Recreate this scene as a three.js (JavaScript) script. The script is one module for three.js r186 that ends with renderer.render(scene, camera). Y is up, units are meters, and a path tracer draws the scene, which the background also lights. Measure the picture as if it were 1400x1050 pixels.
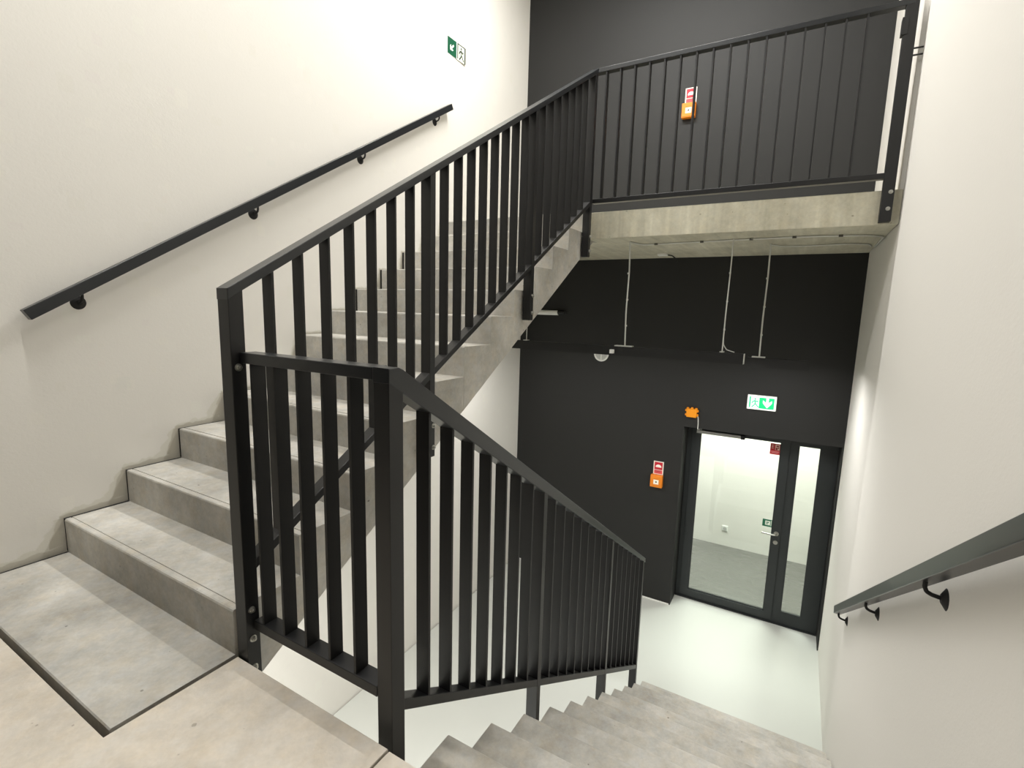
import * as THREE from 'three';
import { RectAreaLightUniformsLib } from 'three/addons/lights/RectAreaLightUniformsLib.js';
import { RoundedBoxGeometry } from 'three/addons/geometries/RoundedBoxGeometry.js';
import { mergeGeometries } from 'three/addons/utils/BufferGeometryUtils.js';

// ------------------------------------------------------------ camera, light, exposure
const scene = new THREE.Scene();
scene.background = new THREE.Color(0x000000);
const camera = new THREE.PerspectiveCamera(2 * Math.atan(525 / 681.6) * 180 / Math.PI, 1400 / 1050, 0.05, 60);
camera.position.set(3.2154, 1.2703, 0.9402);
camera.rotation.set(-0.14855, 0.52055, 0.02736, 'YXZ');
const renderer = new THREE.WebGLRenderer({ antialias: true });
renderer.toneMapping = THREE.LinearToneMapping;
renderer.toneMappingExposure = 1.0;
renderer.shadowMap.enabled = true;
RectAreaLightUniformsLib.init();
const LAMP_UPPER = 430, LAMP_MID = 445, LAMP_LOWER = 66, FILL_UNDER = 290, LAMP_ROOM = 51;      // radiance of the linear lamps and of the added fill below
const LAMP_COLOR = new THREE.Color(1.0, 0.985, 0.95);
const LAMP_COLOR_LOW = new THREE.Color(1.0, 0.985, 0.955);

// ------------------------------------------------------------ dimensions (metres)
const H = 0.175, G = 0.2817;                   // riser, going
const W = 3.694;                               // right wall
const XF = 1.5465;                             // open side of the upper flight
const XL = 2.2912;                             // open side of the lower flight
const ZB = -4.856;                             // black wall
const FLOOR = -2.198, UP = 12 * H, SLAB = 0.2175, ZS = -3.194, SB = UP - SLAB;
const BACK = 1.56, CEIL = 6.1;
const xw = z => 0.10 + 0.02 * z;               // left wall is slightly out of square

// ------------------------------------------------------------ helpers
function rng(seed) { let a = seed >>> 0; return () => { a = (a + 0x6D2B79F5) | 0; let t = Math.imul(a ^ (a >>> 15), 1 | a); t = (t + Math.imul(t ^ (t >>> 7), 61 | t)) ^ t; return ((t ^ (t >>> 14)) >>> 0) / 4294967296; }; }
const used = new Map();
function numbered(n) { const k = used.get(n) || 0; used.set(n, k + 1); return k ? n + '_' + String(k).padStart(3, '0') : n; }
function boxUV(g) {                            // uv in metres from the dominant axis of each face
  if (g.index) g = g.toNonIndexed();
  const p = g.attributes.position, n = p.count, uv = new Float32Array(n * 2);
  const a = new THREE.Vector3(), b = new THREE.Vector3(), c = new THREE.Vector3();
  for (let i = 0; i < n; i += 3) {
    a.fromBufferAttribute(p, i); b.fromBufferAttribute(p, i + 1); c.fromBufferAttribute(p, i + 2);
    const nn = b.clone().sub(a).cross(c.clone().sub(a)); const ax = Math.abs(nn.x), ay = Math.abs(nn.y), az = Math.abs(nn.z);
    [a, b, c].forEach((v, k) => {
      let s, t;
      if (ay >= ax && ay >= az) { s = v.x; t = -v.z; } else if (ax >= az) { s = -v.z; t = v.y; } else { s = v.x; t = v.y; }
      uv[(i + k) * 2] = s; uv[(i + k) * 2 + 1] = t;
    });
  }
  g.setAttribute('uv', new THREE.BufferAttribute(uv, 2));
  return g;
}
const box = (x0, x1, y0, y1, z0, z1) => { const g = new THREE.BoxGeometry(x1 - x0, y1 - y0, Math.abs(z1 - z0)); g.translate((x0 + x1) / 2, (y0 + y1) / 2, (z0 + z1) / 2); return boxUV(g); };
const rbox = (x0, x1, y0, y1, z0, z1, r = 0.003, s = 2) => { const g = new RoundedBoxGeometry(x1 - x0, y1 - y0, Math.abs(z1 - z0), s, r); g.translate((x0 + x1) / 2, (y0 + y1) / 2, (z0 + z1) / 2); return g; };
function shapeOf(pts, holes = []) { const s = new THREE.Shape(pts.map(p => new THREE.Vector2(...p))); for (const h of holes) s.holes.push(new THREE.Path(h.map(p => new THREE.Vector2(...p)))); return s; }
function extr(sh, depth, bevel = 0) { return new THREE.ExtrudeGeometry(sh, { depth: depth - 2 * bevel, bevelEnabled: bevel > 0, bevelThickness: bevel, bevelSize: bevel, bevelOffset: -bevel, bevelSegments: 2, curveSegments: 20 }).translate(0, 0, bevel); }
// profile given as [z, y], swept along x
function prismX(pts, x0, x1, bevel = 0) { const g = extr(shapeOf(pts.map(([z, y]) => [-z, y])), x1 - x0, bevel); g.rotateY(Math.PI / 2); g.translate(x0, 0, 0); return boxUV(g); }
// profile given as [x, y], swept along z from z0 (front) backwards
function prismZ(pts, zBack, zFront, bevel = 0, holes) { const g = extr(shapeOf(pts, holes), zFront - zBack, bevel); g.translate(0, 0, zBack); return boxUV(g); }
// plan given as [x, z], swept along y
function prismY(pts, y0, y1, bevel = 0, holes) { const f = a => a.map(([x, z]) => [x, -z]); const g = extr(shapeOf(f(pts), (holes || []).map(f)), y1 - y0, bevel); g.rotateX(-Math.PI / 2); g.translate(0, y0, 0); return boxUV(g); }
function tube(points, r, seg = 24, radial = 10) { const c = new THREE.CatmullRomCurve3(points.map(p => new THREE.Vector3(...p)), false, 'catmullrom', 0.15); return new THREE.TubeGeometry(c, seg, r, radial, false); }
function cyl(p, axis, r0, r1, len, seg = 20) { const g = new THREE.CylinderGeometry(r1, r0, len, seg); if (axis === 'x') g.rotateZ(-Math.PI / 2); if (axis === 'z') g.rotateX(Math.PI / 2); g.translate(...p); return g; }
const merge = a => mergeGeometries(a.map(g => { let q = g.index ? g.toNonIndexed() : g; for (const k of Object.keys(q.attributes)) if (!['position', 'normal', 'uv'].includes(k)) q.deleteAttribute(k); return q; }));

function add(parent, name, geo, mat, label) {
  const m = new THREE.Mesh(geo, mat); m.name = parent === scene ? numbered(name) : name; m.castShadow = m.receiveShadow = true;
  if (label) m.userData.label = label; parent.add(m); return m;
}
function thing(name, label, category, group) { const g = new THREE.Group(); g.name = numbered(name); g.userData = { label, category }; if (group) g.userData.group = group; scene.add(g); return g; }
function tag(o, label, category, group) { o.userData.label = label; o.userData.category = category; if (group) o.userData.group = group; return o; }
function struct(o, label, category) { o.userData.kind = 'structure'; o.userData.label = label; o.userData.category = category; return o; }
// moves the children of a group so that its origin lies at the thing's base
function rebase(g, x, y, z) { for (const c of g.children) { if (c.geometry && !c.userData.shared) c.geometry.translate(-x, -y, -z); else { c.position.x -= x; c.position.y -= y; c.position.z -= z; } for (const s of c.children) if (s.geometry) s.geometry.translate(-x, -y, -z); } g.position.set(x, y, z); return g; }

// ------------------------------------------------------------ textures
function noiseField(n, seed, octaves) {        // tiling value noise, 0..1
  const out = new Float32Array(n * n); let tot = 0;
  for (const [cells, amp, cy] of octaves) {
    const r = rng(seed + cells * 77), ny = cy || cells, lat = new Float32Array(cells * ny); for (let i = 0; i < lat.length; i++) lat[i] = r();
    tot += amp;
    for (let y = 0; y < n; y++) { const fy = y / n * ny, iy = Math.floor(fy), ty = fy - iy, sy = ty * ty * (3 - 2 * ty), y0 = iy % ny, y1 = (iy + 1) % ny;
      for (let x = 0; x < n; x++) { const fx = x / n * cells, ix = Math.floor(fx), tx = fx - ix, sx = tx * tx * (3 - 2 * tx), x0 = ix % cells, x1 = (ix + 1) % cells;
        const a = lat[y0 * cells + x0], b = lat[y0 * cells + x1], c = lat[y1 * cells + x0], d = lat[y1 * cells + x1];
        out[y * n + x] += amp * ((a + (b - a) * sx) * (1 - sy) + (c + (d - c) * sx) * sy); } }
  }
  for (let i = 0; i < out.length; i++) out[i] /= tot; return out;
}
function texFrom(n, fn, srgb, metres) {
  const d = new Uint8Array(n * n * 4); for (let i = 0; i < n * n; i++) { const [r, g, b] = fn(i); d[i * 4] = r; d[i * 4 + 1] = g; d[i * 4 + 2] = b; d[i * 4 + 3] = 255; }
  const t = new THREE.DataTexture(d, n, n); t.wrapS = t.wrapT = THREE.RepeatWrapping; t.magFilter = THREE.LinearFilter; t.minFilter = THREE.LinearMipmapLinearFilter; t.generateMipmaps = true;
  if (srgb) t.colorSpace = THREE.SRGBColorSpace; t.repeat.set(1 / metres, 1 / metres); t.needsUpdate = true; return t;
}
const cl = v => Math.max(0, Math.min(255, v));
const NC = 1024;
const coarse = noiseField(NC, 11, [[4, 1], [9, .8], [19, .55], [40, .35]]);
const fine = noiseField(NC, 23, [[90, 1], [190, .8], [400, .6]]);
const streak = noiseField(NC, 37, [[60, 1, 5], [130, .6, 9], [30, .7, 3]]);
function concreteMap(base, amp, fineAmp, streakAmp, pores, seed, metres, warm = 0.3) {
  const r = rng(seed), spot = new Float32Array(NC * NC);
  for (let k = 0; k < pores; k++) { const cx = r() * NC, cy = r() * NC, rad = 0.8 + r() * r() * 4.0, dk = 0.35 + r() * 0.5; for (let y = -6; y <= 6; y++) for (let x = -6; x <= 6; x++) { const d = Math.hypot(x, y * (0.8 + 0.4 * dk)); if (d < rad) spot[((Math.floor(cy) + y + NC) % NC) * NC + (Math.floor(cx) + x + NC) % NC] = dk; } }
  return texFrom(NC, i => { const v = (coarse[i] - .5) * amp + (fine[i] - .5) * fineAmp + (streak[i] - .5) * streakAmp - spot[i] * 70; const w = (coarse[(i * 7 + 3111) % (NC * NC)] - .5) * amp * warm; return [cl(base[0] + v + w * .4), cl(base[1] + v), cl(base[2] + v - w * .6)]; }, true, metres);
}
const treadMap = concreteMap([184, 180, 171], 80, 22, 0, 60, 5, 1.7);
const landingMap = concreteMap([206, 197, 183], 66, 18, 0, 90, 9, 2.1);
const rawMap = concreteMap([198, 193, 173], 46, 20, 34, 150, 17, 1.9);
const bumpFine = texFrom(NC, i => { const v = cl(128 + (fine[i] - .5) * 130 + (coarse[i] - .5) * 110); return [v, v, v]; }, false, 1.4);
const wallBump = texFrom(512, (() => { const f = noiseField(512, 71, [[60, 1], [130, 1], [250, .7]]); return i => { const v = cl(128 + (f[i] - .5) * 150); return [v, v, v]; }; })(), false, 0.7);

// ------------------------------------------------------------ materials
const std = o => new THREE.MeshStandardMaterial(o);
const M = {
  wall: std({ color: 0xe4e1db, roughness: 0.88, bumpMap: wallBump, bumpScale: 0.0006 }),
  ceiling: std({ color: 0xe8e6e0, roughness: 0.9 }),
  black: std({ color: 0x191918, roughness: 0.62, bumpMap: wallBump, bumpScale: 0.0005 }),
  floorWhite: new THREE.MeshPhysicalMaterial({ color: 0xd0d2cc, roughness: 0.42, clearcoat: 0.25, clearcoatRoughness: 0.25 }),
  tread: std({ map: treadMap, roughness: 0.74, bumpMap: bumpFine, bumpScale: 0.0012 }),
  landing: std({ map: landingMap, roughness: 0.82, bumpMap: bumpFine, bumpScale: 0.0012 }),
  raw: std({ map: rawMap, roughness: 0.88, bumpMap: bumpFine, bumpScale: 0.0015 }),
  steel: std({ color: 0x131314, roughness: 0.42, metalness: 0.0 }),
  bar: std({ color: 0x09090a, roughness: 0.5, metalness: 0.0 }),
  rail: std({ color: 0x232527, roughness: 0.28 }),
  zinc: std({ color: 0xb9b8b2, roughness: 0.32, metalness: 0.9 }),
  alu: std({ color: 0xa9a9a6, roughness: 0.4, metalness: 0.55 }),
  galv: std({ color: 0xcfcfc9, roughness: 0.5, metalness: 0.15 }),
  white: std({ color: 0xeeeeea, roughness: 0.5 }),
  greyPlastic: std({ color: 0xbfc0bc, roughness: 0.55 }),
  orange: std({ color: 0xf08a18, roughness: 0.45 }),
  orangeBox: std({ color: 0xf79a08, roughness: 0.5 }),
  frame: std({ color: 0x272b2c, roughness: 0.5 }),
  lampBody: std({ color: 0x0c0c0c, roughness: 0.6 }),
  diffuser: std({ color: 0xffffff, roughness: 0.6, emissive: LAMP_COLOR, emissiveIntensity: 3 }),
  glass: new THREE.MeshPhysicalMaterial({ color: 0xf4faf6, roughness: 0.02, transmission: 1, thickness: 0, ior: 1.5 }),
  greyClip: std({ color: 0x55534c, roughness: 0.7 }),
  rubber: std({ color: 0x141414, roughness: 0.7 }),
};
M.roomFloor = new THREE.MeshPhysicalMaterial({ color: 0x5c5b57, roughness: 0.3, clearcoat: 0.8, clearcoatRoughness: 0.08,
  bumpMap: texFrom(512, (() => { const f = noiseField(512, 91, [[5, 1, 9], [9, .7, 16], [19, .3, 30]]); return i => { const v = cl(255 * Math.pow(Math.abs(f[i] - .5) * 2, 0.7)); return [v, v, v]; }; })(), false, 1.6), bumpScale: 0.018 });
function canvasTex(w, h, draw) { const c = document.createElement('canvas'); c.width = w; c.height = h; draw(c.getContext('2d'), w, h); const t = new THREE.CanvasTexture(c); t.colorSpace = THREE.SRGBColorSpace; t.magFilter = THREE.LinearFilter; return t; }
// box whose front face (toward +z before turning) carries a printed texture
function plate(parent, name, w, h, d, tex, sideMat, pos, turnY = 0, emissive = 0, label) {
  const front = emissive ? std({ map: tex, roughness: 0.5, emissive: 0xffffff, emissiveMap: tex, emissiveIntensity: emissive }) : std({ map: tex, roughness: 0.5 });
  const m = new THREE.Mesh(new THREE.BoxGeometry(w, h, d), [sideMat, sideMat, sideMat, sideMat, front, sideMat]);
  m.name = parent === scene ? numbered(name) : name; m.position.set(...pos); m.rotation.y = turnY; m.castShadow = m.receiveShadow = true; m.userData.shared = true; if (label) m.userData.label = label; parent.add(m); return m;
}

// ------------------------------------------------------------ the setting
// left wall, with grey filler smeared around the step ends
const wallTex = canvasTex(1536, 2048, (c, w, h) => {
  const X = z => (1.6 - z) / 6.5 * w, Y = y => h - (y + 2.2) / 8.4 * h, r = rng(404);
  c.fillStyle = '#e3e0d9'; c.fillRect(0, 0, w, h);
  for (let k = 0; k < 2600; k++) { c.fillStyle = `rgba(${r() < .5 ? '205,200,188' : '250,248,240'},${0.02 + r() * 0.04})`; const s = 2 + r() * 14; c.fillRect(r() * w, r() * h, s, s * (0.6 + r())); }
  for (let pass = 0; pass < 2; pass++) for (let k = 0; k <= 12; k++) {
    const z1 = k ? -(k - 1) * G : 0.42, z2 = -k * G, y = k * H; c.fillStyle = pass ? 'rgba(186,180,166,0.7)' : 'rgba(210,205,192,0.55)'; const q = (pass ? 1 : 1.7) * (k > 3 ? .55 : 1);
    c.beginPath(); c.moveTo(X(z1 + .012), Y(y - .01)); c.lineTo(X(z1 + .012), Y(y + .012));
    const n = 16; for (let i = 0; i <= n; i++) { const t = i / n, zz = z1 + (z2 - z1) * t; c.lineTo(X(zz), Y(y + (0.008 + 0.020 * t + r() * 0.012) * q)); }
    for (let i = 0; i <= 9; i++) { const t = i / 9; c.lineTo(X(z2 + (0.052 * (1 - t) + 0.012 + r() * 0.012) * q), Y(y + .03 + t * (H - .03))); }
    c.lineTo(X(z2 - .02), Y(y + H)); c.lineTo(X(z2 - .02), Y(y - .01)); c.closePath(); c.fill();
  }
});
{
  const g = prismY([[xw(BACK), BACK], [xw(ZB), ZB], [xw(ZB) - .25, ZB], [xw(BACK) - .25, BACK]], FLOOR - .2, CEIL);
  const p = g.attributes.position, uv = g.attributes.uv; for (let i = 0; i < p.count; i++) uv.setXY(i, (1.6 - p.getZ(i)) / 6.5, (p.getY(i) + 2.2) / 8.4);
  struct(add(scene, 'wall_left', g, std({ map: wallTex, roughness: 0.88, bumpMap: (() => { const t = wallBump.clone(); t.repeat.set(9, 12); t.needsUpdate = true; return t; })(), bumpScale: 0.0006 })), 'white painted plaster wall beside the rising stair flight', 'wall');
}
struct(add(scene, 'wall_right', box(W - .010, W + .25, FLOOR - .2, CEIL, -2.5, BACK), M.wall), 'warm white plaster wall behind the descending handrail', 'wall');
struct(add(scene, 'wall_right_far', box(W, W + .25, FLOOR - .2, CEIL, ZB - .4, -2.5), M.wall), 'slightly set back white wall strip next to the black wall', 'wall');
{ // black wall with the opening of the glazed door
  const x0 = xw(ZB) - .25, x1 = W, oy = 0.005;
  const g = prismZ([[x0, FLOOR - .2], [x0, CEIL], [x1, CEIL], [x1, FLOOR - .2], [W - .012, FLOOR - .2], [W - .012, oy], [2.163, oy], [2.163, FLOOR - .2]], ZB - .34, ZB);
  struct(add(scene, 'wall_back', g, M.black), 'matt black painted end wall with a glazed door', 'wall');
}
struct(add(scene, 'wall_front', box(xw(BACK) - .25, W + .25, FLOOR - .2, CEIL, BACK, BACK + .25), M.black), 'matt black wall at the rear of the half landing', 'wall');
struct(add(scene, 'ceiling', box(-.25, W + .25, CEIL, CEIL + .25, ZB - .34, BACK + .25), M.ceiling), 'white ceiling above the stairwell', 'ceiling');
struct(add(scene, 'floor', prismY([[xw(BACK) + .008, BACK + .25], [W + .25, BACK + .25], [W + .25, ZB - .34], [xw(ZB) + .008, ZB - .34]], FLOOR - .2, FLOOR), M.floorWhite), 'smooth white floor at the foot of the stairs', 'floor');
struct(add(scene, 'baseboard_back', box(xw(ZB) + .01, 2.15, FLOOR, FLOOR + .014, ZB, ZB + .006), M.white), 'thin white edge at the foot of the black wall', 'baseboard');
struct(add(scene, 'trim_1', box(W - .022, W, UP, CEIL, ZB, ZS - .004), M.wall), 'white wall lining standing on the upper landing', 'wall lining');

// the room seen through the door
{
  const z0 = -5.196, z1 = -6.913;
  struct(add(scene, 'floor_side_room', box(1.2, 4.9, FLOOR - .2, FLOOR - .002, z1, z0), M.roomFloor), 'glossy rippled grey floor beyond the glazed door', 'floor');
  struct(add(scene, 'wall_side_room_back', box(1.0, 5.1, FLOOR - .2, 0.9, z1 - .2, z1), M.wall), 'white wall seen through the glazed door', 'wall');
  struct(add(scene, 'wall_side_room_left', box(1.0, 1.2, FLOOR - .2, 0.9, z1, z0), M.wall), 'white end wall of the room beyond the door', 'wall');
  struct(add(scene, 'wall_side_room_right', box(4.9, 5.1, FLOOR - .2, 0.9, z1, z0), M.wall), 'white far end wall of the room beyond the door', 'wall');
  struct(add(scene, 'wall_side_room_front', box(W, 5.1, FLOOR - .2, 0.9, z0, z0 + .1), M.wall), 'white inner wall beside the glazed door', 'wall');
  struct(add(scene, 'ceiling_side_room', box(1.0, 5.1, 0.9, 1.1, z1 - .2, z0), M.ceiling), 'white ceiling of the room beyond the door', 'ceiling');
}

// ------------------------------------------------------------ landings
{ // half landing: notched around the two precast flights
  const c = .012, xa = xw(0) + .03, jl = XF + .016, jr = XL + .004;
  const pts = [[xa, .405], [jl, .405], [jl, 0], [jr, 0], [jr, .405], [W - .012, .405], [W - .012, BACK], [xa, BACK]];
  const o = add(scene, 'half_landing', prismY(pts, -.22, 0, .004), M.landing); tag(o, 'beige concrete half landing slab notched around both stair flights', 'landing');
}
{ // upper landing
  const pts = [[xw(-3.4) + .01, -3.42], [XF + .004, -3.42], [XF + .004, ZS], [W - .003, ZS], [W - .003, ZB + .002], [xw(ZB) + .01, ZB + .002]];
  const o = add(scene, 'upper_landing', prismY(pts, SB, UP, .006), M.raw); tag(o, 'raw grey concrete landing slab with fair-faced edge above the door', 'landing');
}

// ------------------------------------------------------------ stair flights, every step a part
function nosed(zf, yb, yt, zbk, yrear, ylow) {  // step profile [z,y]: rounded nose, then a shallow groove behind it
  return [[zf, ylow], [zf, yt - .008], [zf - .003, yt - .002], [zf - .009, yt], [zf - .024, yt], [zf - .0245, yt - .003], [zf - .0315, yt - .003], [zf - .032, yt], [zbk, yt], [zbk, yrear]];
}
{
  const t = thing('stair_flight', 'concrete stair flight rising along the white wall to the upper landing', 'stairs');
  const sof = z => -0.199 - (H / G) * z;
  const jt = new THREE.Group(); jt.name = 'trim_2'; scene.add(jt); struct(jt, 'thin black joint between the rising steps and the white wall', 'joint');
  const xs = k => xw(-(k - 1) * G) + .022;
  const foot = prismX([[.385, -.2], [.385, -.004], [.381, 0], [0, 0], [0, sof(0)]], xw(.2) + .024, XF, 0); add(t, 'foot_slab', foot, M.tread);
  add(jt, 'joint', box(xw(0) + .008, xw(.2) + .026, -.03, -.003, 0, .385), M.rubber);
  for (let k = 1; k <= 12; k++) {
    const zf = -(k - 1) * G, zr = k === 12 ? -3.415 : -k * G;
    let pts = nosed(zf, (k - 1) * H, k * H, zr, Math.max(sof(zr), (k === 12 ? SB : -9)), sof(zf));
    if (k === 12) pts.splice(pts.length - 1, 1, [zr, SB], [-(SB + .199) * G / H, SB]);
    add(t, 'step', prismX(pts, xs(k), XF - (k % 3) * .0004, .0012), M.tread);
    const y = k * H, yl = y - H; add(jt, 'joint', prismX([[zf - .004, yl], [zf - .004, y - .003], [zr - .004, y - .003], [zr - .004, y - .03], [zf - .03, y - .03], [zf - .03, yl]], xw(zr) + .001, xs(k) + .001), M.rubber);
  }
  rebase(t, XF / 2, -.2, 0);
}
{
  const t = thing('stair_flight', 'grey concrete stair flight descending beside the wall handrail to the white floor', 'stairs');
  const x0 = XL + .012, x1 = W - .014;
  const sof = z => -.28 + (H / G) * z;
  add(t, 'head_slab', prismX([[.39, -.22], [.39, -.004], [.386, 0], [.02, 0], [.004, -.002], [0, -.010], [0, sof(0)]], x0, x1, .002), M.landing);
  for (let k = 1; k <= 11; k++) {
    const zb = -(k - 1) * G, zf = -k * G, y = -k * H, low = z => Math.max(sof(z), FLOOR);
    // nose points away from the landing
    const pts = [[zb, low(zb)], [zb, y], [zf + .009, y], [zf + .003, y - .002], [zf, y - .008], [zf, low(zf)]];
    add(t, 'step', prismX(pts, x0 + (k % 3) * .0004, x1, .0012), M.tread);
  }
  rebase(t, (x0 + x1) / 2, FLOOR, -1.6);
}

// ------------------------------------------------------------ steel railings
const PITCH = 0.1175;
function bolt(parent, x, y, z, axis) {
  const d = axis === 'x' ? [1, 0, 0] : [0, 0, 1]; const at = t => [x + d[0] * t, y, z + d[2] * t];
  add(parent, 'bolt', merge([cyl(at(.0015), axis, .0125, .0125, .003, 18), cyl(at(.0065), axis, .0085, .0080, .010, 6), cyl(at(.013), axis, .0045, .0040, .006, 10)]), M.zinc, 'galvanised hexagon bolt');
}
{ // upper flight
  const t = thing('stair_railing', 'black steel railing with flat balusters along the rising flight', 'railing', undefined);
  const x0 = 1.557, x1 = 1.617, top = z => 1.313 + .605 * (-z - .005), bot = z => .349 + .597 * (-z - .054);
  const zk = -3.075;
  add(t, 'handrail', prismX([[-.0035, top(-.005) - .036], [-.0035, top(-.005)], [zk - .03, top(zk - .03)], [zk - .03, top(zk - .03) - .036]], x0 - .0015, x1 + .0015, .003), M.rail);
  add(t, 'bottom_rail', prismX([[-.05, bot(-.05) - .018], [-.05, bot(-.05) + .018], [zk - .02, bot(zk - .02) + .018], [zk - .02, bot(zk - .02) - .018]], x0 + .0015, x1 - .0015, .003), M.steel);
  const posts = [[-.030, -.16, .05], [-1.035, .50, .04], [-2.088, 1.20, .04], [zk, 1.72, .045]];
  posts.forEach(([z, yb, dz], i) => {
    const a = z + dz / 2, b = z - dz / 2;
    const po = add(t, 'post', prismX([[a, yb], [a, top(a) - .02], [b, top(b) - .02], [b, yb]], x0, x1, .002), M.steel);
    const ys = i === 0 ? [-.02, .13] : [yb + .05, yb + .165];
    for (const y of (i ? ys : [1.056, .187, .076, -.037])) bolt(po, x1, y, i ? z - .006 : -.027, 'x');
    for (const y of (i ? ys : [0.02, .1])) add(po, 'spacer', cyl([(XF + x0) / 2, y, z], 'x', .011, .011, x0 - XF, 12), M.zinc);
  });
  for (const [za, n] of [[-.045, 7], [-1.042, 8], [-2.09, 7]]) for (let i = 1; i <= n; i++) {
    const z = za - i * (n === 7 && za > -1 ? .1225 : PITCH), a = z + .005, b = z - .005;
    add(t, 'baluster', prismX([[a, bot(a) + .01], [a, top(a) - .03], [b, top(b) - .03], [b, bot(b) + .01]], x0 + .004, x1 - .004), M.bar);
  }
  rebase(t, 1.587, -.16, -.03);
}
{ // edge of the upper landing
  const t = thing('landing_railing', 'black steel railing across the edge of the upper concrete landing', 'railing');
  const z0 = ZS + .008, z1 = ZS + .062, xa = 1.600, xb = 3.578, top = 3.202;
  add(t, 'handrail', rbox(1.575, 3.62, top - .034, top, z0 - .0015, z1 + .0015, .003), M.rail);
  add(t, 'bottom_rail', rbox(xa, xb + .01, 2.160, 2.196, z0 + .0015, z1 - .0015, .003), M.steel);
  for (let i = 0; i < 16; i++) { const x = 1.671 + i * .1145; add(t, 'baluster', box(x - .0055, x + .0055, 2.19, top - .03, z0 + .004, z1 - .004), M.bar); }
  const po = add(t, 'post', rbox(3.578, 3.642, 1.893, top + .02, z0, z1, .003), M.steel);
  bolt(po, 3.622, 2.076, z1, 'z'); bolt(po, 3.618, 1.973, z1, 'z');
  add(t, 'clamp_plate', rbox(3.566, 3.60, 3.00, 3.10, z0 + .01, z1 + .006, .002), M.steel);
  for (const y of [2.925, 2.885]) add(t, 'wall_pin', cyl([3.667, y, z0 + .02], 'x', .005, .005, .052, 10), M.steel, 'short pin fixing the post to the wall');
  rebase(t, 2.6, 1.893, ZS + .035);
}
{ // short bridge over the stairwell
  const t = thing('stairwell_railing', 'short level black steel railing bridging the gap between the two flights', 'railing');
  const z0 = -.090, z1 = -.032, xa = 1.619, xb = 2.222, top = 1.106;
  add(t, 'handrail', rbox(xa, xb - .001, top - .036, top, z0, z1, .003), M.rail);
  add(t, 'bottom_rail', rbox(xa, xb - .001, .108, .144, z0, z1, .003), M.steel);
  for (let i = 0; i < 5; i++) { const x = 1.669 + i * .114; add(t, 'baluster', box(x - .005, x + .005, .135, top - .03, z0 + .004, z1 - .004), M.bar); }
  rebase(t, 1.92, .108, -.06);
}
{ // lower flight
  const t = thing('stair_railing', 'black steel railing with flat balusters along the descending flight', 'railing');
  const x0 = 2.222, x1 = 2.280, top = z => 1.100 - .633 * (-z - .09), bot = z => .045 - .62 * (-z - .096);
  const ze = -2.955;
  add(t, 'handrail', prismX([[-.032, 1.106], [-.072, 1.106], [-.09, top(-.09) - .002], [ze - .045, top(ze - .045)], [ze - .045, top(ze - .045) - .036], [-.032, 1.066]], x0 - .0015, x1 + .0015, .003), M.rail);
  add(t, 'bottom_rail', prismX([[-.08, bot(-.08)], [-.08, bot(-.08) + .038], [ze - .015, bot(ze - .015) + .038], [ze - .015, bot(ze - .015)]], x0 + .0015, x1 - .0015, .003), M.steel);
  const posts = [[-.061, -.30, .055], [-1.035, -1.0, .036], [-2.095, -1.66, .036], [ze, -2.197, .036]];
  posts.forEach(([z, yb, dz], i) => {
    const a = z + dz / 2, b = z - dz / 2, y0 = Math.max(yb, FLOOR);
    const po = add(t, 'post', prismX([[a, y0], [a, i ? top(a) - .02 : 1.09], [b, i ? top(b) - .02 : 1.07], [b, y0]], x0, x1, .002), M.steel);
    if (i < 3) for (const d of [.06, .15]) add(po, 'spacer', cyl([(x1 + XL + .012) / 2, y0 + d, z], 'x', .011, .011, XL + .012 - x1, 12), M.zinc);
  });
  for (const [za, n] of [[-.092, 7], [-1.038, 8], [-2.098, 6]]) for (let i = 1; i <= n; i++) {
    const z = za - i * (n === 6 ? .1215 : PITCH), a = z + .005, b = z - .005;
    add(t, 'baluster', prismX([[a, bot(a) + .02], [a, top(a) - .03], [b, top(b) - .03], [b, bot(b) + .02]], x0 + .004, x1 - .004), M.bar);
  }
  rebase(t, 2.25, FLOOR, ze);
}

// ------------------------------------------------------------ wall handrails
function wallRail(label, pTop, side, wallX, zA, zB, brackets, mat) {
  const t = thing('wall_handrail', label, 'handrail');
  const th = .052, n = [.525, .851];               // thickness square to the slope, in [z,y] toward the bottom front
  // rail drawn in its own frame so that it can follow a wall that is out of square
  const A = new THREE.Vector3(wallX(zA) + side * .055, pTop(zA), zA), B = new THREE.Vector3(wallX(zB) + side * .055, pTop(zB), zB);
  const len = A.distanceTo(B); const g = new RoundedBoxGeometry(.042, th, len, 3, .003);
  const m = add(t, 'rail', g, mat);
  const dir = B.clone().sub(A).normalize(), right = new THREE.Vector3(1, 0, 0), upv = new THREE.Vector3().crossVectors(dir, right).normalize(); if (upv.y < 0) upv.negate();
  const rx = new THREE.Vector3().crossVectors(upv, dir);
  const mid = A.clone().add(B).multiplyScalar(.5).addScaledVector(upv, -th / 2);
  g.applyMatrix4(new THREE.Matrix4().makeBasis(rx, upv, dir).setPosition(mid));
  for (const z of brackets) {
    const xwl = wallX(z), yt = pTop(z) - .055, xr = xwl + side * .055;
    const arm = add(t, 'bracket', tube([[xr, yt, z], [xr, yt - .022, z], [xr - side * .006, yt - .036, z], [xr - side * .02, yt - .043, z], [xwl + side * .004, yt - .048, z]], .0065, 28, 10), M.rubber, 'curved black bracket');
    const ro = new THREE.CylinderGeometry(.014, .034, .013, 28); ro.rotateZ(-side * Math.PI / 2); ro.translate(xwl + side * .0065, yt - .048, z); add(arm, 'rosette', ro, M.rubber);
  }
  rebase(t, (A.x + B.x) / 2, Math.min(A.y, B.y), mid.z);
}
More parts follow.
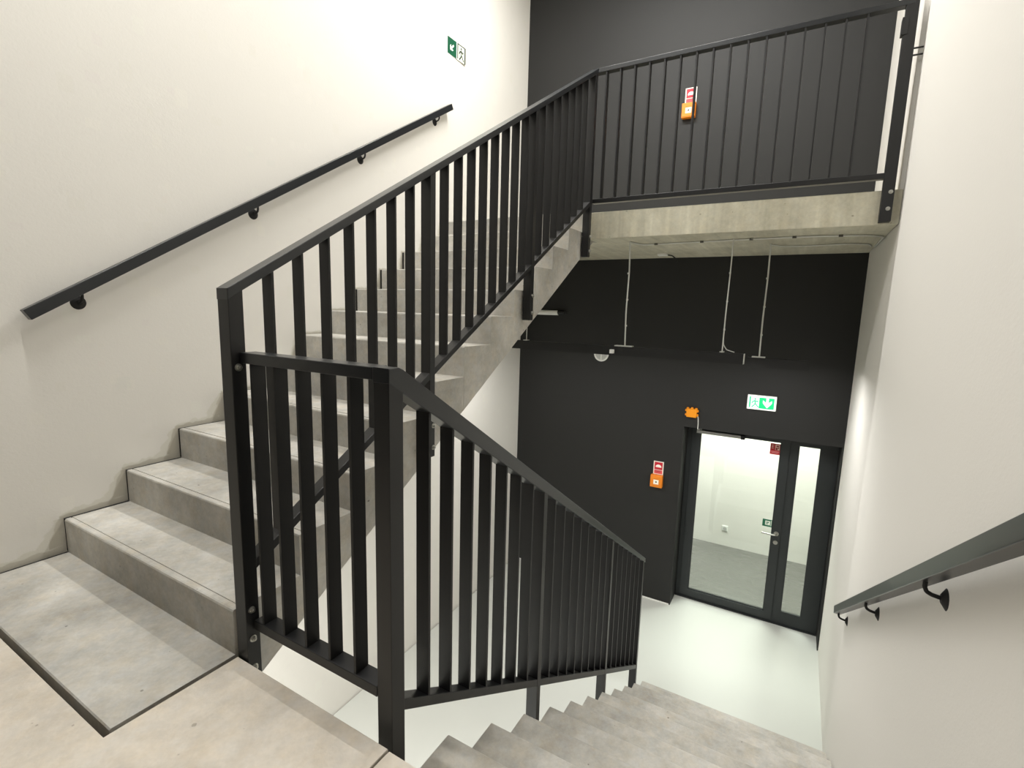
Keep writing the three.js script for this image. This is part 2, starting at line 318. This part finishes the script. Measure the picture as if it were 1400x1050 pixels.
wallRail('straight black handrail on brackets above the rising flight', z => 1.207 + .613 * (.08 - z), 1, xw, .08, -3.17, [-.15, -1.11, -2.05, -3.0], M.rail);
wallRail('black handrail on curved brackets on the warm white wall', z => .907 + .603 * (z + .34), -1, z => z > -2.5 ? W - .010 : W, .55, -3.19, [.02, -.98, -1.97, -3.06], M.rail);

// ------------------------------------------------------------ linear pendant lamps and their suspension rods
function pendantLamp(label, x0, x1, y0, z, radiance, color) {
  const t = thing('pendant_lamp', label, 'lamp');
  add(t, 'housing', merge([box(x0, x1, y0, y0 + .082, z - .032, z - .028), box(x0, x1, y0, y0 + .082, z + .028, z + .032), box(x0, x1, y0 + .078, y0 + .082, z - .028, z + .028)]), M.lampBody);
  for (const x of [x0, x1]) add(t, 'end_cap', box(x - (x === x0 ? .004 : 0), x + (x === x1 ? .004 : 0), y0 + .0005, y0 + .083, z - .033, z + .033), x === x1 && x0 < .2 ? M.galv : M.lampBody);
  const dm = M.diffuser.clone(); dm.emissive = color; add(t, 'diffuser', box(x0, x1, y0 + .0005, y0 + .007, z - .028, z + .028), dm, 'glowing white diffuser');
  const L = new THREE.RectAreaLight(color, radiance, x1 - x0, .056); L.position.set((x0 + x1) / 2, y0 - .001, z); L.rotation.x = -Math.PI / 2; L.castShadow = true; scene.add(L); L.name = 'lamp_light';
  t.userData.lamp = true; rebase(t, (x0 + x1) / 2, y0, z); delete t.userData.lamp;
}
pendantLamp('long black linear pendant lamp hanging under the concrete upper landing', .10, 2.836, .885, -3.45, LAMP_LOWER, LAMP_COLOR_LOW);
pendantLamp('short black linear lamp hanging on a plated rod beside the long lamp', 2.83, 3.30, .826, -3.933, LAMP_LOWER * 2.0, LAMP_COLOR_LOW);
pendantLamp('black linear pendant lamp above the upper landing edge', .8, 2.69, 5.2, -3.0, LAMP_UPPER, LAMP_COLOR);
pendantLamp('black linear pendant lamp above the half landing edge', .35, 2.24, 5.75, .25, LAMP_MID, LAMP_COLOR);
pendantLamp('added unseen black fill lamp under the half landing slab brightening the lower floor', .3, 2.1, -.304, .32, FILL_UNDER, LAMP_COLOR_LOW);  // added fill out of view, brightens the floor and walls under the stairs
function rod(label, xt, zt, xb, zb, yb, ytop, plateW, r = .0065) {
  const t = thing('suspension_rod', label, 'rod', undefined);
  const mx = (xt + xb) / 2, mz = (zt + zb) / 2;
  add(t, 'tube', tube([[xt, ytop, zt], [mx + .004, (ytop + yb) / 2 + .2, mz], [mx - .003, (ytop + yb) / 2 - .15, mz], [xb, yb, zb]], r, 40, 8), M.galv);
  if (plateW) add(t, 'foot_plate', box(xb - plateW * .55, xb + plateW * .45, yb - .004, yb + .004, zb - .03, zb + .03), M.galv);
  for (const f of [.3, .55, .8]) add(t, 'clip', cyl([xt + (xb - xt) * f, ytop + (yb - ytop) * f, zt + (zb - zt) * f], 'y', r * 1.5, r * 1.5, .014, 10), M.galv);
  rebase(t, xb, yb, zb);
  return t;
}
rod('galvanised rod with a wide bracket plate carrying the pendant lamp', 1.856, -3.42, 1.856, -3.45, .972, SB, .16);
rod('thin rod with a loose cable tail near the lamp end', 2.671, -3.528, 2.668, -3.47, .972, SB, .03, .005);
rod('galvanised rod with a flat plate holding the short lamp', 2.919, -3.933, 2.917, -3.933, .915, SB, .105);
rod('thin rod carrying the lamp end under the stair flight', .86, -3.45, .852, -3.45, .972, SB, .04, .005);
tag(add(scene, 'lamp_cable', tube([[2.668, 1.08, -3.485], [2.672, 1.03, -3.488], [2.70, .99, -3.485], [2.76, .974, -3.47]], .004, 24, 8), M.galv), 'pale cable curling from the thin rod down to the lamp', 'cable');
tag(add(scene, 'connector_block', rbox(1.745, 1.78, .905, .940, -3.395, -3.360, .003), M.white), 'small white connector block at the bracket plate', 'connector');
for (const [x, z, y, w] of [[1.1, -3, 5.2, 'upper landing'], [2.3, -3, 5.2, 'upper landing'], [.75, .25, 5.75, 'half landing'], [1.85, .25, 5.75, 'half landing']]) rod(`thin rod hanging the ${w} pendant lamp from the ceiling`, x, z, x, z, y + .088, CEIL, .04, .005).userData.group = `ceiling rods above the ${w}`;
// conduits clipped to the underside of the landing
tag(add(scene, 'ceiling_conduit', tube([[1.858, SB - .008, -3.42], [1.92, SB - .008, -3.63], [2.3, SB - .008, -3.60], [2.651, SB - .008, -3.564], [3.166, SB - .008, -3.533], [3.55, SB - .008, -3.60], [3.670, SB - .008, -3.72], [3.680, SB - .008, -4.30]], .007, 80, 8), M.galv), 'pale conduit along the landing underside from the plated rod to the wall', 'conduit');
tag(add(scene, 'ceiling_conduit', tube([[2.922, SB - .008, -3.94], [3.0, SB - .008, -4.08], [3.168, SB - .008, -4.12], [3.478, SB - .008, -4.07], [3.62, SB - .008, -4.14], [3.655, SB - .008, -4.30]], .006, 60, 8), M.galv), 'pale conduit along the landing underside from the short lamp rod to the wall', 'conduit');
for (const [x, z] of [[2.03, -3.62], [2.42, -3.588], [2.80, -3.556], [3.10, -3.537], [3.40, -3.568]]) tag(add(scene, 'conduit_clip', box(x - .014, x + .014, SB - .016, SB, z - .009, z + .009), M.greyClip), 'small dark clip holding the conduit under the landing', 'clip', 'clips under the upper landing');
{
  const t = thing('ceiling_outlet', 'small white ceiling outlet with a dark cable stub under the landing', 'outlet');
  add(t, 'cover', rbox(1.845, 1.94, SB - .02, SB, -4.48, -4.40, .004), M.white);
  add(t, 'cable_stub', tube([[1.94, SB - .012, -4.46], [1.985, SB - .02, -4.46], [2.03, SB - .055, -4.46], [2.042, SB - .085, -4.455]], .006, 20, 8), M.rubber);
  rebase(t, 1.89, SB, -4.44);
}
// tube fitting on the black wall under the flight
{
  const t = thing('tube_light', 'unlit white tube fitting with dark end cap high on black wall', 'light fitting');
  const y = 1.243; const g = cyl([.36, y, ZB + .045], 'x', .030, .030, .40, 24); add(t, 'tube', g, M.white);
  add(t, 'end_cap', merge([cyl([.60, y + .004, ZB + .045], 'x', .031, .027, .085, 24), cyl([.648, y + .004, ZB + .045], 'x', .020, .018, .02, 20)]), M.lampBody);
  for (const x of [.24, .50]) add(t, 'bracket', box(x - .02, x + .02, y - .02, y + .02, ZB, ZB + .03), M.greyPlastic);
  rebase(t, .40, y, ZB);
}
// round sounder behind the lamp
{
  const t = thing('wall_sounder', 'round white sounder with grey face on black wall behind the lamp', 'sounder');
  const x = 1.143, y = .768; add(t, 'ring', new THREE.TorusGeometry(.083, .011, 14, 48).translate(x, y, ZB + .022), M.white);
  add(t, 'body', cyl([x, y, ZB + .011], 'z', .085, .08, .022, 40), M.greyPlastic);
  add(t, 'rib', box(x - .006, x + .006, y - .075, y + .075, ZB + .02, ZB + .027), M.white);
  rebase(t, x, y, ZB);
}

// ------------------------------------------------------------ glazed door
{
  const t = new THREE.Group(); t.name = 'door_1'; scene.add(t); struct(t, 'charcoal framed glass door with narrow side light in the black wall', 'door');
  const zf = -5.14, R = (x0, x1, y0, y1) => [[x0, y0], [x1, y0], [x1, y1], [x0, y1]];
  const x0 = 2.166, x1 = W - .014, y0 = FLOOR + .002, y1 = .0;
  add(t, 'frame', prismZ(R(x0, x1, y0, y1), zf - .05, zf, .002, [R(2.222, 3.229, y0 + .04, -.04), R(3.315, 3.522, -2.045, -.094)]), M.frame);
  add(t, 'leaf', prismZ(R(2.215, 3.235, y0 + .034, -.034), zf - .045, zf + .012, .002, [R(2.308, 3.150, -2.080, -.088)]), M.frame);
  add(t, 'pane', box(2.308, 3.150, -2.080, -.088, zf - .020, zf - .016), M.glass, 'clear glass of the door leaf');
  add(t, 'pane', box(3.315, 3.522, -2.045, -.094, zf - .020, zf - .016), M.glass, 'clear glass of the side light');
  for (const [a, b, c, d] of [[2.308, 3.15, -2.08, -.088], [3.315, 3.522, -2.045, -.094]]) add(t, 'glazing_bead', prismZ(R(a - .001, b + .001, c - .001, d + .001), zf - .016, zf - .002, 0, [R(a + .010, b - .010, c + .010, d - .010)]), M.frame);
  const hx = 3.192, hy = -1.13;
  const hd = add(t, 'handle', tube([[hx, hy, zf + .012], [hx, hy, zf + .055], [hx - .018, hy, zf + .066], [hx - .12, hy, zf + .066], [hx - .138, hy, zf + .058], [hx - .142, hy, zf + .04]], .0095, 50, 12), M.zinc, 'steel lever handle');
  add(hd, 'rosette', cyl([hx, hy, zf + .016], 'z', .026, .025, .009, 28), M.zinc);
  add(t, 'lock', merge([cyl([hx + .001, hy - .102, zf + .016], 'z', .024, .023, .009, 28), cyl([hx + .001, hy - .102, zf + .022], 'z', .009, .009, .01, 16)]), M.zinc, 'round steel keyhole cover');
  const cs = add(t, 'door_closer', rbox(2.268, 2.745, -.102, -.066, zf + .012, zf + .05, .004), M.alu, 'silver slide rail of the door closer');
  add(cs, 'end_piece', rbox(2.742, 2.785, -.108, -.062, zf + .012, zf + .055, .006), M.rubber);
  add(t, 'threshold', box(x0, x1, FLOOR + .001, FLOOR + .012, zf, zf + .02), M.frame);
  // stickers on the glass
  const red = canvasTex(128, 144, (c, w, h) => { c.fillStyle = '#b01a24'; c.fillRect(0, 0, w, h); c.fillStyle = '#e9c9b8'; c.fillRect(62, 12, 54, 72); c.fillStyle = '#8f1420'; c.fillRect(74, 22, 30, 20); c.fillRect(68, 52, 22, 30); c.fillRect(94, 48, 12, 18); c.fillStyle = '#e9c9b8'; for (const [y, r] of [[22, 6], [42, 7], [62, 6]]) { c.beginPath(); c.arc(24, y, r, 0, 7); c.fill(); c.fillRect(28, y - 3, 16, 5); } c.fillStyle = '#d8434c'; c.fillRect(0, 92, w, 52); c.fillStyle = '#f0a8a8'; c.fillRect(14, 104, 96, 5); c.fillRect(22, 118, 80, 5); });
  plate(t, 'sticker', .103, .124, .002, red, M.white, [3.094, -.176, zf - .0135], 0, 0, 'red fire notice sticker');
  const green = canvasTex(128, 112, (c, w, h) => { c.fillStyle = '#17694a'; c.fillRect(0, 0, w, h); c.fillStyle = '#e8efe2'; c.fillRect(34, 24, 62, 64); c.fillStyle = '#17694a'; c.fillRect(46, 40, 34, 14); c.beginPath(); c.moveTo(40, 74); c.lineTo(62, 58); c.lineTo(70, 74); c.fill(); c.fillStyle = '#e8efe2'; c.fillRect(104, 12, 8, 84); });
  plate(t, 'sticker', .104, .086, .002, green, M.white, [3.096, -1.035, zf - .0135], 0, 0, 'green door opening sticker');
  rebase(t, 2.93, FLOOR, zf);
}
{
  const t = thing('wall_socket', 'white wall socket on the white wall beyond the door', 'socket');
  add(t, 'plate', rbox(2.46, 2.545, -1.965, -1.88, -6.913, -6.901, .006), M.white); add(t, 'insert', cyl([2.5025, -1.9225, -6.899], 'z', .022, .026, .006, 28), M.greyPlastic);
  rebase(t, 2.5025, -1.9225, -6.913);
}
// ceiling lamp of that room
{
  const t = thing('ceiling_panel', 'flat glowing ceiling panel in the room beyond the door', 'lamp');
  const dm = M.diffuser.clone(); add(t, 'frame', box(2.2, 3.4, .87, .9, -6.4, -5.7), M.white); add(t, 'diffuser', box(2.22, 3.38, .866, .872, -6.38, -5.72), dm);
  const L = new THREE.RectAreaLight(LAMP_COLOR_LOW, LAMP_ROOM, 1.16, .66); L.position.set(2.8, .862, -6.05); L.rotation.x = -Math.PI / 2; L.castShadow = true; L.name = 'panel_light'; scene.add(L);
  rebase(t, 2.8, .87, -6.05);
}

// ------------------------------------------------------------ signs and call points
function runner(c, x, y, s, col) { // running figure
  c.strokeStyle = c.fillStyle = col; c.lineCap = 'round'; c.lineJoin = 'round'; c.lineWidth = s * .11;
  c.beginPath(); c.arc(x + .02 * s, y - .36 * s, .085 * s, 0, 7); c.fill();
  const L = (...p) => { c.beginPath(); c.moveTo(x + p[0] * s, y + p[1] * s); for (let i = 2; i < p.length; i += 2) c.lineTo(x + p[i] * s, y + p[i + 1] * s); c.stroke(); };
  L(0, -.2, .05, .08); L(0, -.2, -.18, -.08, -.24, .04); L(.02, -.2, .2, -.1, .26, -.16); L(.05, .08, -.06, .26, -.22, .44); L(.05, .08, .18, .24, .32, .40);
}
{ // lit exit sign over the door
  const tex = canvasTex(512, 280, (c, w, h) => {
    c.fillStyle = '#f6fff9'; c.fillRect(0, 0, w, h); c.fillStyle = '#0bd877'; c.fillRect(w * .41, h * .12, w * .53, h * .80);
    c.fillStyle = '#f6fff9'; c.beginPath(); c.moveTo(w * .655, h * .10); c.lineTo(w * .745, h * .10); c.lineTo(w * .745, h * .46); c.lineTo(w * .86, h * .30); c.lineTo(w * .86, h * .50); c.lineTo(w * .70, h * .86); c.lineTo(w * .54, h * .50); c.lineTo(w * .54, h * .30); c.lineTo(w * .655, h * .46); c.closePath(); c.fill();
    c.fillStyle = '#25b981'; c.fillRect(w * .055, h * .10, w * .055, h * .80); runner(c, w * .255, h * .52, h * .74, '#3fb98d');
  });
  const t = thing('exit_sign', 'lit green and white exit sign with down arrow above the door', 'sign');
  add(t, 'housing', rbox(2.790, 3.067, .295, .450, ZB, ZB + .03, .004), M.white);
  plate(t, 'face', .266, .146, .003, tex, M.white, [2.9285, .3725, ZB + .031], 0, .75, 'glowing pictogram face');
  const L = new THREE.RectAreaLight(0xc8ffe4, .8, .266, .146); L.position.set(2.9285, .3725, ZB + .036); L.rotation.y = Math.PI; L.castShadow = true; L.name = 'sign_light'; scene.add(L);
  rebase(t, 2.9285, .295, ZB);
}
{ // escape route sign on the left wall
  const tex = canvasTex(512, 256, (c, w, h) => {
    c.fillStyle = '#eef3e4'; c.fillRect(0, 0, w, h); c.fillStyle = '#10563a'; c.fillRect(0, 0, w * .485, h);
    c.save(); c.translate(w * .235, h * .53); c.rotate(Math.PI * .75); c.fillStyle = '#f2f6ec'; c.beginPath(); c.moveTo(-72, -15); c.lineTo(14, -15); c.lineTo(-14, -48); c.lineTo(18, -48); c.lineTo(66, 0); c.lineTo(18, 48); c.lineTo(-14, 48); c.lineTo(14, 15); c.lineTo(-72, 15); c.closePath(); c.fill(); c.restore();
    c.fillStyle = '#1e2f1c'; c.fillRect(w * .53, 0, w * .05, h * .93); c.fillRect(w * .53, 0, w * .46, h * .07); c.fillRect(w * .93, 0, w * .07, h);
    runner(c, w * .745, h * .53, h * .86, '#22331f');
  });
  const z = -3.338, y = 3.752; const m = plate(scene, 'escape_sign', .288, .150, .004, tex, M.white, [xw(z) + .004, y, z], Math.PI / 2 - .02);
  tag(m, 'green escape route sign with diagonal arrow and running figure on white wall', 'sign');
}
const callTex = canvasTex(160, 224, (c, w, h) => {
  c.fillStyle = '#f3e6da'; c.fillRect(0, 0, w, h); c.fillStyle = '#c3122a'; c.fillRect(16, 14, w - 32, 128); c.fillStyle = '#e2555a'; c.fillRect(16, 150, w - 32, 62);
  c.fillStyle = '#fff7ee'; c.beginPath(); c.ellipse(w / 2, 96, 46, 42, 0, Math.PI, 0); c.closePath(); c.fill(); c.fillRect(34, 92, 92, 10); c.fillStyle = '#7c2026'; c.fillRect(26, 150, 100, 5); c.fillRect(30, 170, 96, 6); c.fillRect(30, 186, 80, 6);
});
const faceTex = canvasTex(160, 160, (c, w, h) => { c.fillStyle = '#f08a18'; c.fillRect(0, 0, w, h); c.fillStyle = '#fff8ea'; c.fillRect(40, 52, 82, 70); c.fillStyle = '#3c3a34'; c.beginPath(); c.arc(82, 86, 12, 0, 7); c.fill(); c.fillStyle = '#c96a08'; c.fillRect(44, 34, 72, 6); });
function callPoint(x0, yBoxTop, label, label2) {
  const t = thing('call_point', label, 'call point');
  add(t, 'body', rbox(x0, x0 + .138, yBoxTop - .146, yBoxTop, ZB, ZB + .055, .006), M.orange);
  plate(t, 'face', .118, .124, .004, faceTex, M.orange, [x0 + .069, yBoxTop - .073, ZB + .0565]);
  rebase(t, x0 + .069, yBoxTop - .146, ZB);
  const m = plate(scene, 'alarm_sign', .116, .158, .006, callTex, M.white, [x0 + .075, yBoxTop + .081, ZB + .003]); tag(m, label2, 'sign');
}
callPoint(1.840, -.611, 'orange call point box on black wall beside the glass door', 'red and white alarm sign above the call point beside the glass door');
callPoint(1.895, 3.463, 'orange call point box on black wall behind the upper landing railing', 'red and white alarm sign behind the upper landing railing');
{
  const t = thing('junction_box', 'square orange junction box above the corner of the door frame', 'junction box');
  const cx = 2.2405, cy = .176; add(t, 'body', rbox(cx - .055, cx + .055, cy - .048, cy + .048, ZB, ZB + .05, .008), M.orangeBox);
  for (const [dx, dy] of [[-.058, .026], [-.058, -.022], [.058, .026], [.058, -.022], [0, .05], [-.045, .047], [.045, .047]]) add(t, 'gland', rbox(cx + dx - .013, cx + dx + .013, cy + dy - .013, cy + dy + .013, ZB + .004, ZB + .036, .006), M.orangeBox);
  rebase(t, cx, cy, ZB);
  tag(add(scene, 'box_cable', tube([[cx + .062, cy - .03, ZB + .02], [cx + .072, cy - .045, ZB + .022], [cx + .076, cy - .12, ZB + .014], [cx + .076, .0, ZB + .012], [cx + .076, -.012, ZB - .02], [cx + .076, -.045, -5.10], [cx + .076, -.075, -5.095]], .006, 60, 8), M.galv), 'white cable from the orange junction box down to the door closer', 'cable');
}

scene.traverse(o => { if (o.isMesh) { o.castShadow = true; o.receiveShadow = true; } });
renderer.render(scene, camera);
